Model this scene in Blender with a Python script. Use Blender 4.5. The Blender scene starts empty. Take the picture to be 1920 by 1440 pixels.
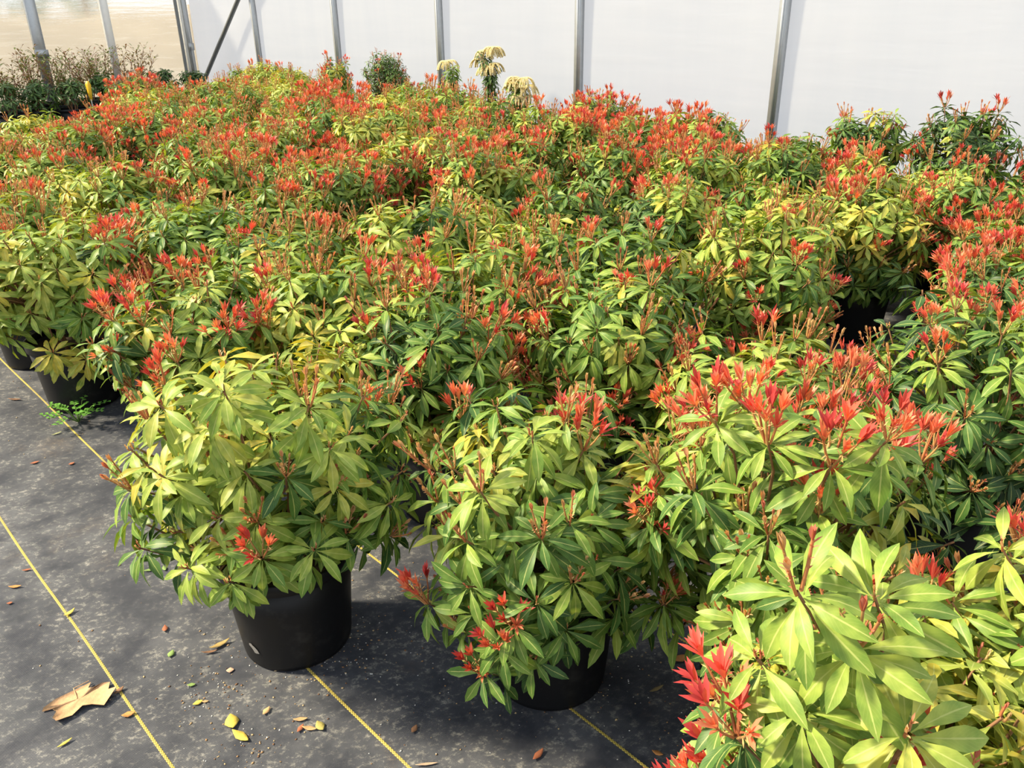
import bpy, math, random
import numpy as np
from mathutils import Matrix, Vector

# ------------------------------------------------------------------ camera
F_PX = 1553.0; CAM_H = 1.5; PITCH = math.radians(24.9); ROLL = math.radians(0.9)
C = bpy.context.scene.collection
scn = bpy.context.scene
_c, _s = math.cos(ROLL), math.sin(ROLL)
R0 = Vector((1, 0, 0)); U0 = Vector((0, math.sin(PITCH), math.cos(PITCH))); F0 = Vector((0, math.cos(PITCH), -math.sin(PITCH)))
RX = _c * R0 - _s * U0; UX = _s * R0 + _c * U0
cam_d = bpy.data.cameras.new('camera'); cam = bpy.data.objects.new('camera', cam_d); C.objects.link(cam)
cam.matrix_world = Matrix(((RX.x, UX.x, -F0.x, 0), (RX.y, UX.y, -F0.y, 0), (RX.z, UX.z, -F0.z, CAM_H), (0, 0, 0, 1)))
cam_d.sensor_width = 36; cam_d.lens = F_PX / 1920 * 36; cam_d.clip_start = 0.02; cam_d.clip_end = 300
scn.camera = cam

# ------------------------------------------------------------------ world, sun, exposure
world = bpy.data.worlds.new('sky'); scn.world = world; world.use_nodes = True
bg = world.node_tree.nodes['Background']; bg.inputs[0].default_value = (0.86, 0.92, 1.0, 1); bg.inputs[1].default_value = 0.78
SUN_AZ = math.radians(-84)      # bearing the light comes from, measured from the camera heading (+Y), left is negative
SUN_EL = math.radians(40)
sd = bpy.data.lights.new('sun', 'SUN'); sun = bpy.data.objects.new('sun', sd); C.objects.link(sun)
sd.energy = 6.2; sd.angle = math.radians(6); sd.color = (1.0, 0.87, 0.62)
sv = Vector((math.sin(SUN_AZ) * math.cos(SUN_EL), math.cos(SUN_AZ) * math.cos(SUN_EL), math.sin(SUN_EL)))
sun.location = sv * 20; sun.rotation_euler = sv.to_track_quat('Z', 'Y').to_euler()
vs = scn.view_settings
vs.view_transform = 'Standard'; vs.look = 'None'; vs.gamma = 1; vs.use_curve_mapping = False; vs.exposure = 0.58

# ------------------------------------------------------------------ geometry of the place
W_DIR = np.array([-math.sin(math.radians(43)), math.cos(math.radians(43))])    # along the side wall, rows and mat lines
N_DIR = np.array([W_DIR[1], -W_DIR[0]])                                          # towards the side wall
WALL_N = 5.7; END_S = 13.0
def ns(n, s, z=0.0):
    p = N_DIR * n + W_DIR * s
    return Vector((p[0], p[1], z))
def to_ns(x, y):
    return x * N_DIR[0] + y * N_DIR[1], x * W_DIR[0] + y * W_DIR[1]
def ray(u, v):
    return F0 + RX * ((u - 960) / F_PX) + UX * (-(v - 720) / F_PX)
def at(u, v, z=0.0):
    d = ray(u, v); t = (z - CAM_H) / d.z
    return Vector((0, 0, CAM_H)) + d * t
_A = np.array([[*RX], [*UX], [*F0]])
def proj(P):
    q = (np.atleast_2d(P) - np.array([0, 0, CAM_H])) @ _A.T
    return 960 + F_PX * q[:, 0] / q[:, 2], 720 - F_PX * q[:, 1] / q[:, 2], q[:, 2]
def floor_z(n, s):
    near = np.clip((3.2 - n) / 1.5, 0, 1) * np.clip((6 - s) / 2, 0, 1)
    return near * (0.007 * np.sin(9.5 * n + 0.9 * np.sin(1.3 * s)) * np.clip(np.sin(1.1 * s + 2 * n) + 0.2, 0, 1)
                   + 0.003 * np.sin(23 * n + 2.1 * s) * np.clip(np.sin(2.3 * s - n), 0, 1)) - 0.006

# ------------------------------------------------------------------ materials
def new_mat(name):
    m = bpy.data.materials.new(name); m.use_nodes = True
    nt = m.node_tree; nt.nodes.clear()
    out = nt.nodes.new('ShaderNodeOutputMaterial')
    return m, nt, out
def N(nt, typ, **kw):
    n = nt.nodes.new(typ)
    for k, v in kw.items():
        if k in ('inp',):
            for i, val in v.items(): n.inputs[i].default_value = val
        else: setattr(n, k, v)
    return n
def mixcol(nt, a, b, fac, blend='MIX'):
    m = nt.nodes.new('ShaderNodeMix'); m.data_type = 'RGBA'; m.blend_type = blend
    for sock, val in ((m.inputs[0], fac), (m.inputs[6], a), (m.inputs[7], b)):
        if hasattr(val, 'is_output'): nt.links.new(val, sock)
        elif isinstance(val, (int, float)): sock.default_value = val
        else: sock.default_value = (*val, 1) if len(val) == 3 else val
    return m.outputs[2]
def ramp(nt, fac, stops):
    r = nt.nodes.new('ShaderNodeValToRGB')
    e = r.color_ramp.elements
    while len(e) < len(stops): e.new(0.5)
    for i, (p, c) in enumerate(stops):
        e[i].position = p; e[i].color = (c, c, c, 1) if isinstance(c, (int, float)) else (*c, 1)
    nt.links.new(fac, r.inputs[0]); return r.outputs[0]
def noise(nt, scale, detail=3, rough=0.55, vec=None, dims='3D'):
    n = nt.nodes.new('ShaderNodeTexNoise'); n.noise_dimensions = dims
    n.inputs['Scale'].default_value = scale; n.inputs['Detail'].default_value = detail; n.inputs['Roughness'].default_value = rough
    if vec is not None: nt.links.new(vec, n.inputs['Vector'])
    return n.outputs[0]
def mapping(nt, scale=(1, 1, 1), rot=(0, 0, 0), coord='Object'):
    tc = nt.nodes.new('ShaderNodeTexCoord'); mp = nt.nodes.new('ShaderNodeMapping')
    mp.inputs['Scale'].default_value = scale; mp.inputs['Rotation'].default_value = rot
    nt.links.new(tc.outputs[coord], mp.inputs[0]); return mp.outputs[0]
def math_n(nt, op, a, b=None, clamp=False):
    m = nt.nodes.new('ShaderNodeMath'); m.operation = op; m.use_clamp = clamp
    for i, v in enumerate((a, b)):
        if v is None: continue
        if hasattr(v, 'is_output'): nt.links.new(v, m.inputs[i])
        else: m.inputs[i].default_value = v
    return m.outputs[0]
def principled(nt, out, col, rough=0.6, metal=0.0, spec=0.5, bump=None, bstr=0.3, bdist=0.01):
    p = nt.nodes.new('ShaderNodeBsdfPrincipled')
    if hasattr(col, 'is_output'): nt.links.new(col, p.inputs['Base Color'])
    else: p.inputs['Base Color'].default_value = (*col, 1)
    if hasattr(rough, 'is_output'): nt.links.new(rough, p.inputs['Roughness'])
    else: p.inputs['Roughness'].default_value = rough
    p.inputs['Metallic'].default_value = metal; p.inputs['Specular IOR Level'].default_value = spec
    if bump is not None:
        b = nt.nodes.new('ShaderNodeBump'); b.inputs['Strength'].default_value = bstr; b.inputs['Distance'].default_value = bdist
        nt.links.new(bump, b.inputs['Height']); nt.links.new(b.outputs[0], p.inputs['Normal'])
    nt.links.new(p.outputs[0], out.inputs[0]); return p
def simple(name, col, rough=0.6, var=0.25, scale=20, **kw):
    m, nt, out = new_mat(name)
    f = noise(nt, scale, 4, vec=mapping(nt))
    c = mixcol(nt, tuple(x * (1 - var) for x in col), tuple(min(1, x * (1 + var)) for x in col), f)
    principled(nt, out, c, rough, bump=f, bstr=0.15, **kw); return m

def leaf_material(name, midrib=True, transl=0.3, rough=0.45, spec=0.3):
    """foliage: colour attribute per leaf, pale midrib along the leaf, mottling, light passing through the blade"""
    m, nt, out = new_mat(name)
    at_ = N(nt, 'ShaderNodeAttribute', attribute_name='col')
    f = noise(nt, 60, 3, vec=mapping(nt))
    col = mixcol(nt, at_.outputs[0], (0, 0, 0), 0.0)
    hsv = nt.nodes.new('ShaderNodeHueSaturation'); nt.links.new(col, hsv.inputs['Color'])
    nt.links.new(math_n(nt, 'ADD', math_n(nt, 'MULTIPLY', f, 0.5), 0.75), hsv.inputs['Value'])
    col = hsv.outputs[0]
    patch = ramp(nt, noise(nt, 22, 2, vec=mapping(nt)), [(0.42, 0.0), (0.66, 1.0)])
    if midrib: col = mixcol(nt, col, mixcol(nt, col, (0.30, 0.52, 0.42), 1.0, 'MULTIPLY'), math_n(nt, 'MULTIPLY', patch, 0.75))
    bump = None
    if midrib:
        uv = N(nt, 'ShaderNodeUVMap'); uv.uv_map = 'UVMap'
        sx = nt.nodes.new('ShaderNodeSeparateXYZ'); nt.links.new(uv.outputs[0], sx.inputs[0])
        d = math_n(nt, 'ABSOLUTE', math_n(nt, 'SUBTRACT', sx.outputs[0], 0.5))
        line = ramp(nt, d, [(0.025, 1.0), (0.055, 0.0)])
        veins = math_n(nt, 'SINE', math_n(nt, 'MULTIPLY', math_n(nt, 'SUBTRACT', sx.outputs[1], math_n(nt, 'MULTIPLY', d, 0.5)), 75.0))
        vfac = math_n(nt, 'MULTIPLY', math_n(nt, 'GREATER_THAN', veins, 0.8), 0.12)
        pale = mixcol(nt, col, (0.62, 0.66, 0.22), 0.62)
        col = mixcol(nt, col, pale, math_n(nt, 'MAXIMUM', line, vfac))
    p = principled(nt, out, col, rough, spec=spec)
    tr = nt.nodes.new('ShaderNodeBsdfTranslucent')
    g = mixcol(nt, col, (1.0, 0.9, 0.35), 1.0, 'MULTIPLY'); nt.links.new(g, tr.inputs[0])
    mx = nt.nodes.new('ShaderNodeMixShader'); mx.inputs[0].default_value = transl
    nt.links.new(p.outputs[0], mx.inputs[1]); nt.links.new(tr.outputs[0], mx.inputs[2]); nt.links.new(mx.outputs[0], out.inputs[0])
    return m

M = {}
M['leaf'] = leaf_material('evergreen_leaf')
M['shoot'] = leaf_material('young_shoot', midrib=False, transl=0.28, rough=0.45, spec=0.4)
M['stem'] = simple('woody_stem', (0.30, 0.15, 0.075), 0.8, 0.4, 60)
M['soil'] = simple('bark_potting_soil', (0.05, 0.032, 0.02), 0.95, 0.6, 90)

def pot_mat():
    m, nt, out = new_mat('black_plastic_pot')
    v = mapping(nt)
    f = noise(nt, 9, 6, 0.65, v); d = ramp(nt, f, [(0.58, 0.0), (0.78, 1.0)])
    sp = noise(nt, 140, 2, 0.5, v); d2 = ramp(nt, sp, [(0.68, 0.0), (0.76, 0.5)])
    col = mixcol(nt, (0.006, 0.006, 0.007), (0.10, 0.095, 0.085), math_n(nt, 'MULTIPLY', math_n(nt, 'MAXIMUM', d, d2), 0.3))
    principled(nt, out, col, 0.5, spec=0.35, bump=f, bstr=0.05); return m
M['pot'] = pot_mat()

def mat_floor():
    m, nt, out = new_mat('woven_weed_mat')
    rot = (0, 0, -math.radians(43))
    v = mapping(nt, rot=rot)
    big = noise(nt, 1.1, 4, 0.6, v); mid = noise(nt, 7, 6, 0.65, v); st = noise(nt, 48, 8, 0.8, mapping(nt, (1, 1.35, 1), (0, 0, -0.75)))
    dust = math_n(nt, 'MULTIPLY', ramp(nt, mid, [(0.36, 0.0), (0.70, 1.0)]), ramp(nt, big, [(0.3, 0.25), (0.65, 1.0)]))
    flecks = math_n(nt, 'MULTIPLY', ramp(nt, st, [(0.52, 0.0), (0.63, 1.0)]), ramp(nt, mid, [(0.40, 0.08), (0.58, 1.0)]))
    col = mixcol(nt, (0.027, 0.031, 0.046), (0.165, 0.168, 0.182), math_n(nt, 'MULTIPLY', dust, 0.95))
    col = mixcol(nt, col, (0.36, 0.345, 0.31), math_n(nt, 'MULTIPLY', flecks, 0.85))
    br = ramp(nt, noise(nt, 2.3, 5, 0.6, mapping(nt, (1, 1, 1), (0.3, 0.2, 1))), [(0.6, 0.0), (0.74, 1.0)])
    col = mixcol(nt, col, (0.14, 0.085, 0.045), math_n(nt, 'MULTIPLY', math_n(nt, 'MULTIPLY', br, ramp(nt, st, [(0.4, 0.0), (0.6, 1.0)])), 0.7))
    w1 = N(nt, 'ShaderNodeTexWave', wave_type='BANDS', bands_direction='X', inp={'Scale': 130.0, 'Distortion': 0.0}); nt.links.new(v, w1.inputs[0])
    w2 = N(nt, 'ShaderNodeTexWave', wave_type='BANDS', bands_direction='Y', inp={'Scale': 90.0, 'Distortion': 0.0}); nt.links.new(v, w2.inputs[0])
    weave = math_n(nt, 'MULTIPLY', w1.outputs['Fac'], w2.outputs['Fac'])
    col = mixcol(nt, col, (0.0, 0.0, 0.0), math_n(nt, 'MULTIPLY', weave, 0.28))
    h = math_n(nt, 'ADD', math_n(nt, 'MULTIPLY', weave, -0.5), mid)
    principled(nt, out, col, 0.62, spec=0.4, bump=h, bstr=0.35, bdist=0.006); return m
M['floor'] = mat_floor()

def mat_marker():
    m, nt, out = new_mat('yellow_woven_marker_thread')
    v = mapping(nt, coord='UV')
    ck = N(nt, 'ShaderNodeTexChecker', inp={'Scale': 1.0}); nt.links.new(v, ck.inputs[0])
    ck.inputs[1].default_value = (0.72, 0.58, 0.13, 1); ck.inputs[2].default_value = (0.24, 0.17, 0.03, 1)
    f = noise(nt, 3, 3, vec=mapping(nt))
    col = mixcol(nt, ck.outputs[0], (0.16, 0.14, 0.08), math_n(nt, 'MULTIPLY', ramp(nt, f, [(0.5, 0), (0.75, 1.0)]), 0.6))
    principled(nt, out, col, 0.7); return m
M['marker'] = mat_marker()

def mat_film():
    m, nt, out = new_mat('white_poly_film')
    v = mapping(nt, (0.35, 0.35, 3.5)); f = noise(nt, 2.2, 5, 0.6, v)
    v2 = mapping(nt, (2.4, 2.4, 0.25)); g = noise(nt, 2.0, 4, 0.6, v2)
    col = mixcol(nt, (0.78, 0.82, 0.89), (0.93, 0.945, 0.97), math_n(nt, 'MULTIPLY', math_n(nt, 'ADD', f, g), 0.5))
    d = N(nt, 'ShaderNodeBsdfDiffuse'); nt.links.new(col, d.inputs[0])
    t = N(nt, 'ShaderNodeBsdfTranslucent'); nt.links.new(col, t.inputs[0])
    g1 = N(nt, 'ShaderNodeBsdfGlossy', inp={1: 0.35}); g1.inputs[0].default_value = (0.9, 0.9, 0.9, 1)
    b = nt.nodes.new('ShaderNodeBump'); b.inputs['Strength'].default_value = 0.25; b.inputs['Distance'].default_value = 0.02
    nt.links.new(math_n(nt, 'ADD', f, g), b.inputs['Height'])
    for n_ in (d, g1): nt.links.new(b.outputs[0], n_.inputs['Normal'])
    m1 = nt.nodes.new('ShaderNodeMixShader'); m1.inputs[0].default_value = 0.84
    nt.links.new(d.outputs[0], m1.inputs[1]); nt.links.new(t.outputs[0], m1.inputs[2])
    m2 = nt.nodes.new('ShaderNodeMixShader'); m2.inputs[0].default_value = 0.06
    nt.links.new(m1.outputs[0], m2.inputs[1]); nt.links.new(g1.outputs[0], m2.inputs[2])
    nt.links.new(m2.outputs[0], out.inputs[0]); return m
M['film'] = mat_film()

def mat_clear_film():
    m, nt, out = new_mat('rippled_clear_poly_film')
    v = mapping(nt, (0.5, 0.5, 7.0)); f = noise(nt, 3.0, 5, 0.65, v)
    r = N(nt, 'ShaderNodeBsdfRefraction', inp={'Roughness': 0.22, 'IOR': 1.06}); r.inputs[0].default_value = (0.97, 0.96, 0.93, 1)
    b = nt.nodes.new('ShaderNodeBump'); b.inputs['Strength'].default_value = 0.5; b.inputs['Distance'].default_value = 0.03
    nt.links.new(f, b.inputs['Height']); nt.links.new(b.outputs[0], r.inputs['Normal'])
    t = N(nt, 'ShaderNodeBsdfTranslucent'); t.inputs[0].default_value = (0.85, 0.85, 0.84, 1)
    d = N(nt, 'ShaderNodeBsdfDiffuse'); d.inputs[0].default_value = (0.85, 0.85, 0.84, 1)
    m1 = nt.nodes.new('ShaderNodeMixShader'); m1.inputs[0].default_value = 0.5
    nt.links.new(d.outputs[0], m1.inputs[1]); nt.links.new(t.outputs[0], m1.inputs[2])
    m2 = nt.nodes.new('ShaderNodeMixShader')
    nt.links.new(math_n(nt, 'ADD', math_n(nt, 'MULTIPLY', ramp(nt, f, [(0.5, 0), (0.8, 1.0)]), 0.25), 0.22), m2.inputs[0])
    nt.links.new(r.outputs[0], m2.inputs[1]); nt.links.new(m1.outputs[0], m2.inputs[2])
    nt.links.new(m2.outputs[0], out.inputs[0]); return m
M['clear'] = mat_clear_film()

def mat_steel(name, c, r=0.45, metal=0.75):
    m, nt, out = new_mat(name)
    f = noise(nt, 25, 5, 0.6, mapping(nt)); col = mixcol(nt, tuple(x * 0.75 for x in c), c, f)
    principled(nt, out, col, r, metal=metal, bump=f, bstr=0.05); return m
M['steel'] = mat_steel('galvanised_steel', (0.52, 0.54, 0.55))
M['steel_dark'] = mat_steel('weathered_steel', (0.22, 0.23, 0.23), 0.55, 0.5)
M['white_paint'] = simple('white_painted_timber', (0.78, 0.76, 0.70), 0.6, 0.08)
M['wood'] = simple('grey_timber', (0.30, 0.25, 0.19), 0.8, 0.3)
M['ground_out'] = simple('dry_tan_soil', (0.27, 0.225, 0.165), 0.95, 0.4, 1.6)
M['tag'] = simple('yellow_plastic_tag', (0.85, 0.50, 0.02), 0.5, 0.05)

# ------------------------------------------------------------------ mesh helpers
class MB:
    """collects verts, faces, per-vertex colour and uv into ONE mesh"""
    def __init__(s): s.v = []; s.f = []; s.c = []; s.uv = []; s.n = 0
    def add(s, v, f, c=(0.5, 0.5, 0.5), uv=None):
        v = np.asarray(v, float).reshape(-1, 3); k = len(v)
        s.v.append(v); s.f.append(np.asarray(f, np.int64) + s.n)
        c = np.asarray(c, float); s.c.append(np.tile(c, (k, 1)) if c.ndim == 1 else c)
        s.uv.append(np.zeros((k, 2)) if uv is None else np.asarray(uv, float)); s.n += k
    def mesh(s, name, mat, smooth=True):
        me = bpy.data.meshes.new(name)
        V = np.concatenate(s.v); Cc = np.concatenate(s.c); UV = np.concatenate(s.uv)
        faces = [q for f in s.f for q in f.tolist()] if len({f.shape[1] for f in s.f}) > 1 else None
        if faces is None:
            Fa = np.concatenate(s.f); nf, k = Fa.shape
            me.vertices.add(len(V)); me.vertices.foreach_set('co', V.ravel())
            me.loops.add(nf * k); me.loops.foreach_set('vertex_index', Fa.ravel().astype(np.int32))
            me.polygons.add(nf); me.polygons.foreach_set('loop_start', np.arange(0, nf * k, k, dtype=np.int32))
            me.update(calc_edges=True)
        else:
            me.from_pydata(V.tolist(), [], faces); me.update()
        li = np.zeros(len(me.loops), np.int32); me.loops.foreach_get('vertex_index', li)
        uvl = me.uv_layers.new(name='UVMap'); uvl.data.foreach_set('uv', UV[li].ravel().astype(np.float32))
        ca = me.color_attributes.new('col', 'FLOAT_COLOR', 'POINT')
        ca.data.foreach_set('color', np.c_[Cc, np.ones(len(Cc))].ravel().astype(np.float32))
        if smooth: me.polygons.foreach_set('use_smooth', np.ones(len(me.polygons), bool))
        me.materials.append(mat); me.update(); return me
def quadgrid(a, b, closed=False):
    """faces of an a x b vertex grid (rows a, columns b)"""
    f = []
    for i in range(a - 1):
        for j in range(b if closed else b - 1):
            f.append((i * b + j, i * b + (j + 1) % b, (i + 1) * b + (j + 1) % b, (i + 1) * b + j))
    return np.array(f)
def obj(name, me, parent=None, mw=None):
    o = bpy.data.objects.new(name, me); C.objects.link(o)
    if parent is not None: o.parent = parent
    if mw is not None: o.matrix_local = mw
    return o
def tag(o, label=None, cat=None, group=None, kind=None):
    if label: o['label'] = label
    if cat: o['category'] = cat
    if group: o['group'] = group
    if kind: o['kind'] = kind
    return o
def empty(name, loc, rz=0.0):
    o = bpy.data.objects.new(name, None); C.objects.link(o); o.empty_display_size = 0.1
    o.location = loc; o.rotation_euler = (0, 0, rz); return o
def tube_path(mb, pts, radii, seg=6, col=(0.3, 0.2, 0.1), cap=True):
    pts = [Vector(p) for p in pts]; V = []
    for i, p in enumerate(pts):
        d = (pts[min(i + 1, len(pts) - 1)] - pts[max(i - 1, 0)]).normalized()
        a = d.orthogonal().normalized(); b = d.cross(a)
        for k in range(seg):
            t = 2 * math.pi * k / seg
            V.append(p + (a * math.cos(t) + b * math.sin(t)) * radii[i])
    mb.add(V, quadgrid(len(pts), seg, True), col)
def box(mb, lo, hi, col=(0.5, 0.5, 0.5), frame=None):
    x0, y0, z0 = lo; x1, y1, z1 = hi
    V = [(x, y, z) for z in (z0, z1) for x, y in ((x0, y0), (x1, y0), (x1, y1), (x0, y1))]
    if frame is not None: V = [frame(*q) for q in V]
    mb.add(V, [(3, 2, 1, 0), (4, 5, 6, 7), (0, 1, 5, 4), (1, 2, 6, 5), (2, 3, 7, 6), (3, 0, 4, 7)], col)
def lathe(mb, prof, seg=40, col=(0.5, 0.5, 0.5), centre=(0, 0, 0)):
    V = [(centre[0] + r * math.cos(2 * math.pi * k / seg), centre[1] + r * math.sin(2 * math.pi * k / seg), centre[2] + z) for r, z in prof for k in range(seg)]
    mb.add(V, quadgrid(len(prof), seg, True), col)

# ------------------------------------------------------------------ the setting: floor, walls, outside
def build_floor():
    nn = np.unique(np.concatenate([np.arange(-2.5, 3.2, 0.05), np.linspace(3.2, WALL_N, 8)]))
    ss = np.unique(np.concatenate([np.arange(-2.5, 6.0, 0.12), np.linspace(6.0, END_S, 10)]))
    Ng, Sg = np.meshgrid(nn, ss, indexing='ij'); Z = floor_z(Ng, Sg)
    P = Ng[..., None] * np.array([*N_DIR, 0]) + Sg[..., None] * np.array([*W_DIR, 0]); P[..., 2] = Z
    mb = MB(); mb.add(P.reshape(-1, 3), quadgrid(len(nn), len(ss))[:, ::-1])
    fl = obj('floor', mb.mesh('floor', M['floor'])); tag(fl, 'black woven ground cover mat with dusty pale scuffs', None, kind='structure')
    for k in range(-4, 14):
        n0 = 0.329 + 0.371 * k; mb = MB(); st = np.arange(-2.4, 6.0 if n0 < 3.2 else 12.5, 0.06)
        V = []; UV = []
        for s in st:
            wob = 0.004 * math.sin(1.7 * s + 2.0 * k) + 0.0015 * math.sin(7 * s + k)
            for side in (-0.0034, 0.0, 0.0034):
                n = n0 + wob + side
                V.append(ns(n, s, float(floor_z(np.array(n), np.array(s))) + (0.0012 if side == 0 else 0.0004)))
                UV.append(((side + 0.0034) / 0.0068 * 3, s / 0.0042))
        mb.add(V, quadgrid(len(st), 3)[:, ::-1], uv=UV)
        obj('marker_line', mb.mesh('marker_line', M['marker']), fl)
    return fl
build_floor()

def wall_frame(n, s, z): return ns(n, s, z)
def side_wall():
    mb = MB(); ss = np.linspace(-2.5, END_S, 80); zz = np.linspace(0, 2.3, 10); V = []
    for s in ss:
        for z in zz:
            V.append(ns(WALL_N + 0.05 + 0.012 * math.sin(3.3 * s) * math.sin(2.1 * z), s, z))
    mb.add(V, quadgrid(len(ss), len(zz)))
    wl = obj('wall_right', mb.mesh('wall_right', M['film'])); tag(wl, 'milky white plastic film side wall of the greenhouse', kind='structure')
    for u in (480, 630, 824, 1086, 1467, None, None):
        if u is None: continue
        d = ray(u, 60); t = WALL_N / (d.x * N_DIR[0] + d.y * N_DIR[1]); s0 = to_ns(d.x * t, d.y * t)[1]
        mb = MB(); h = 0.029
        box(mb, (WALL_N - h, s0 - h, 0), (WALL_N + h, s0 + h, 2.3), frame=wall_frame)
        box(mb, (WALL_N - h - 0.004, s0 - 0.012, 0), (WALL_N - h, s0 + 0.012, 2.3), frame=wall_frame)
        obj('wall_post', mb.mesh('wall_post', M['steel'], False), wl)
    for s0 in (1.55, -0.35):
        mb = MB(); box(mb, (WALL_N - 0.029, s0 - 0.029, 0), (WALL_N + 0.029, s0 + 0.029, 2.3), frame=wall_frame)
        obj('wall_post', mb.mesh('wall_post', M['steel'], False), wl)
    mb = MB(); box(mb, (WALL_N - 0.03, -2.5, 2.26), (WALL_N + 0.04, END_S, 2.34), frame=wall_frame); obj('top_rail', mb.mesh('top_rail', M['steel'], False), wl)
    mb = MB(); box(mb, (WALL_N - 0.02, -2.5, 0), (WALL_N + 0.03, END_S, 0.2), frame=wall_frame); b = obj('base_board', mb.mesh('base_board', M['wood'], False), wl)
    # diagonal brace pipe
    def onwall(u, v, n=WALL_N - 0.09):
        d = ray(u, v); t = n / (d.x * N_DIR[0] + d.y * N_DIR[1]); return Vector((0, 0, CAM_H)) + d * t
    a, b_ = onwall(384, 148), onwall(446, 0); dr = (b_ - a)
    mb = MB(); tube_path(mb, [a - dr * 0.75, b_ + dr * 0.7], [0.03, 0.03], 12); obj('brace_pipe', mb.mesh('brace_pipe', M['steel_dark']), wl)
side_wall()

def end_wall():
    mb = MB(); nn = np.linspace(-5, WALL_N + 0.05, 60); zz = np.linspace(0, 2.3, 10); V = []
    for n in nn:
        for z in zz: V.append(ns(n, END_S + 0.06 + 0.012 * math.sin(2.7 * n) * math.sin(1.9 * z), z))
    mb.add(V, quadgrid(len(nn), len(zz))[:, ::-1])
    wl = obj('wall_back', mb.mesh('wall_back', M['clear'])); tag(wl, 'rippled clear plastic film end wall with tan earth behind', kind='structure')
    def post(u, hw, mat, s0=END_S, name='wall_post', v=60):
        d = ray(u, v); t = s0 / (d.x * W_DIR[0] + d.y * W_DIR[1]); n0 = to_ns(d.x * t, d.y * t)[0]
        mb = MB(); box(mb, (n0 - hw, s0 - 0.04, 0), (n0 + hw, s0 + 0.03, 2.3), frame=wall_frame)
        if mat == 'steel': box(mb, (n0 - hw * 1.3, s0 - 0.055, 0.88), (n0 + hw * 1.3, s0 - 0.03, 0.98), frame=wall_frame)
        return obj(name, mb.mesh(name, M[mat], False), wl)
    post(67, 0.065, 'steel'); post(203, 0.05, 'white_paint'); post(352, 0.03, 'steel'); post(344, 0.02, 'white_paint', END_S + 0.03)
    post(-90, 0.05, 'white_paint')
    # dark corner pipe
    mb = MB(); tube_path(mb, [ns(WALL_N - 0.22, END_S - 0.15, 0), ns(WALL_N - 0.22, END_S - 0.15, 2.3)], [0.024] * 2, 12)
    obj('corner_pipe', mb.mesh('corner_pipe', M['steel_dark']), wl)
    mb = MB(); box(mb, (-5, END_S - 0.02, 0), (WALL_N, END_S + 0.03, 0.2), frame=wall_frame); obj('base_board', mb.mesh('base_board', M['wood'], False), wl)
    mb = MB(); box(mb, (-5, END_S - 0.03, 2.26), (WALL_N, END_S + 0.04, 2.34), frame=wall_frame); obj('top_rail', mb.mesh('top_rail', M['steel'], False), wl)
end_wall()

def outside():
    mb = MB(); nn = np.linspace(-30, 30, 41); ss = np.concatenate([np.linspace(-8, END_S + 1.5, 8), np.linspace(END_S + 2, END_S + 30, 40)]); V = []
    rg = np.random.default_rng(4); ph = rg.uniform(0, 6, 8)
    for n in nn:
        for s in ss:
            t = min(1, max(0, (s - END_S - 2) / 6)); z = -0.04 + t * t * (3 - 2 * t) * (1.40 + 0.06 * math.sin(0.55 * n + ph[0]) + 0.08 * math.sin(1.3 * n + ph[1]))
            z += t * 0.06 * math.sin(2.1 * n + ph[2] + s) * math.sin(1.7 * s + ph[3])
            V.append(ns(n, s, z))
    mb.add(V, quadgrid(len(nn), len(ss))[:, ::-1])
    g = obj('ground', mb.mesh('ground', M['ground_out'])); tag(g, 'dry tan earth bank outside the clear end wall', kind='structure')
outside()

# ------------------------------------------------------------------ foliage prototypes
rng = np.random.default_rng(11)
PROF = np.array([(0, .055), (.10, .10), (.26, .42), (.45, .84), (.62, 1.0), (.78, .82), (.91, .42), (1, .03)])
PROF_C = np.array([(0, .06), (.22, .34), (.58, 1.0), (.85, .62), (1, .03)])
def leaf_arrays(L, W, arch, fold, twist, prof):
    """blade along +X, width along Y; arches down, folded along its midrib"""
    V = []; UV = []
    for t, w in prof:
        x = L * (t - 0.10 * arch * t * t); z = -arch * L * 0.5 * t ** 1.8 + 0.02 * L * math.sin(3.1 * t)
        hw = 0.5 * W * w; tw = twist * t
        for sgn in (-1, 0, 1):
            y = sgn * hw; dz = abs(sgn) * fold * hw
            V.append((x, y * math.cos(tw) - dz * math.sin(tw), z + y * math.sin(tw) + dz * math.cos(tw))); UV.append((0.5 + 0.5 * sgn, t))
    return np.array(V), quadgrid(len(prof), 3)[:, ::-1], np.array(UV)
SHAPES = []
for k in range(6):
    L = 0.086 * rng.uniform(0.88, 1.12); args = (L, L * rng.uniform(0.265, 0.315), [0.5, 0.75, 0.95, 1.15, 0.85, 0.65][k], rng.uniform(0.18, 0.4), rng.uniform(-0.35, 0.35))
    SHAPES.append((leaf_arrays(*args, PROF), leaf_arrays(*args, PROF_C)))
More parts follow.
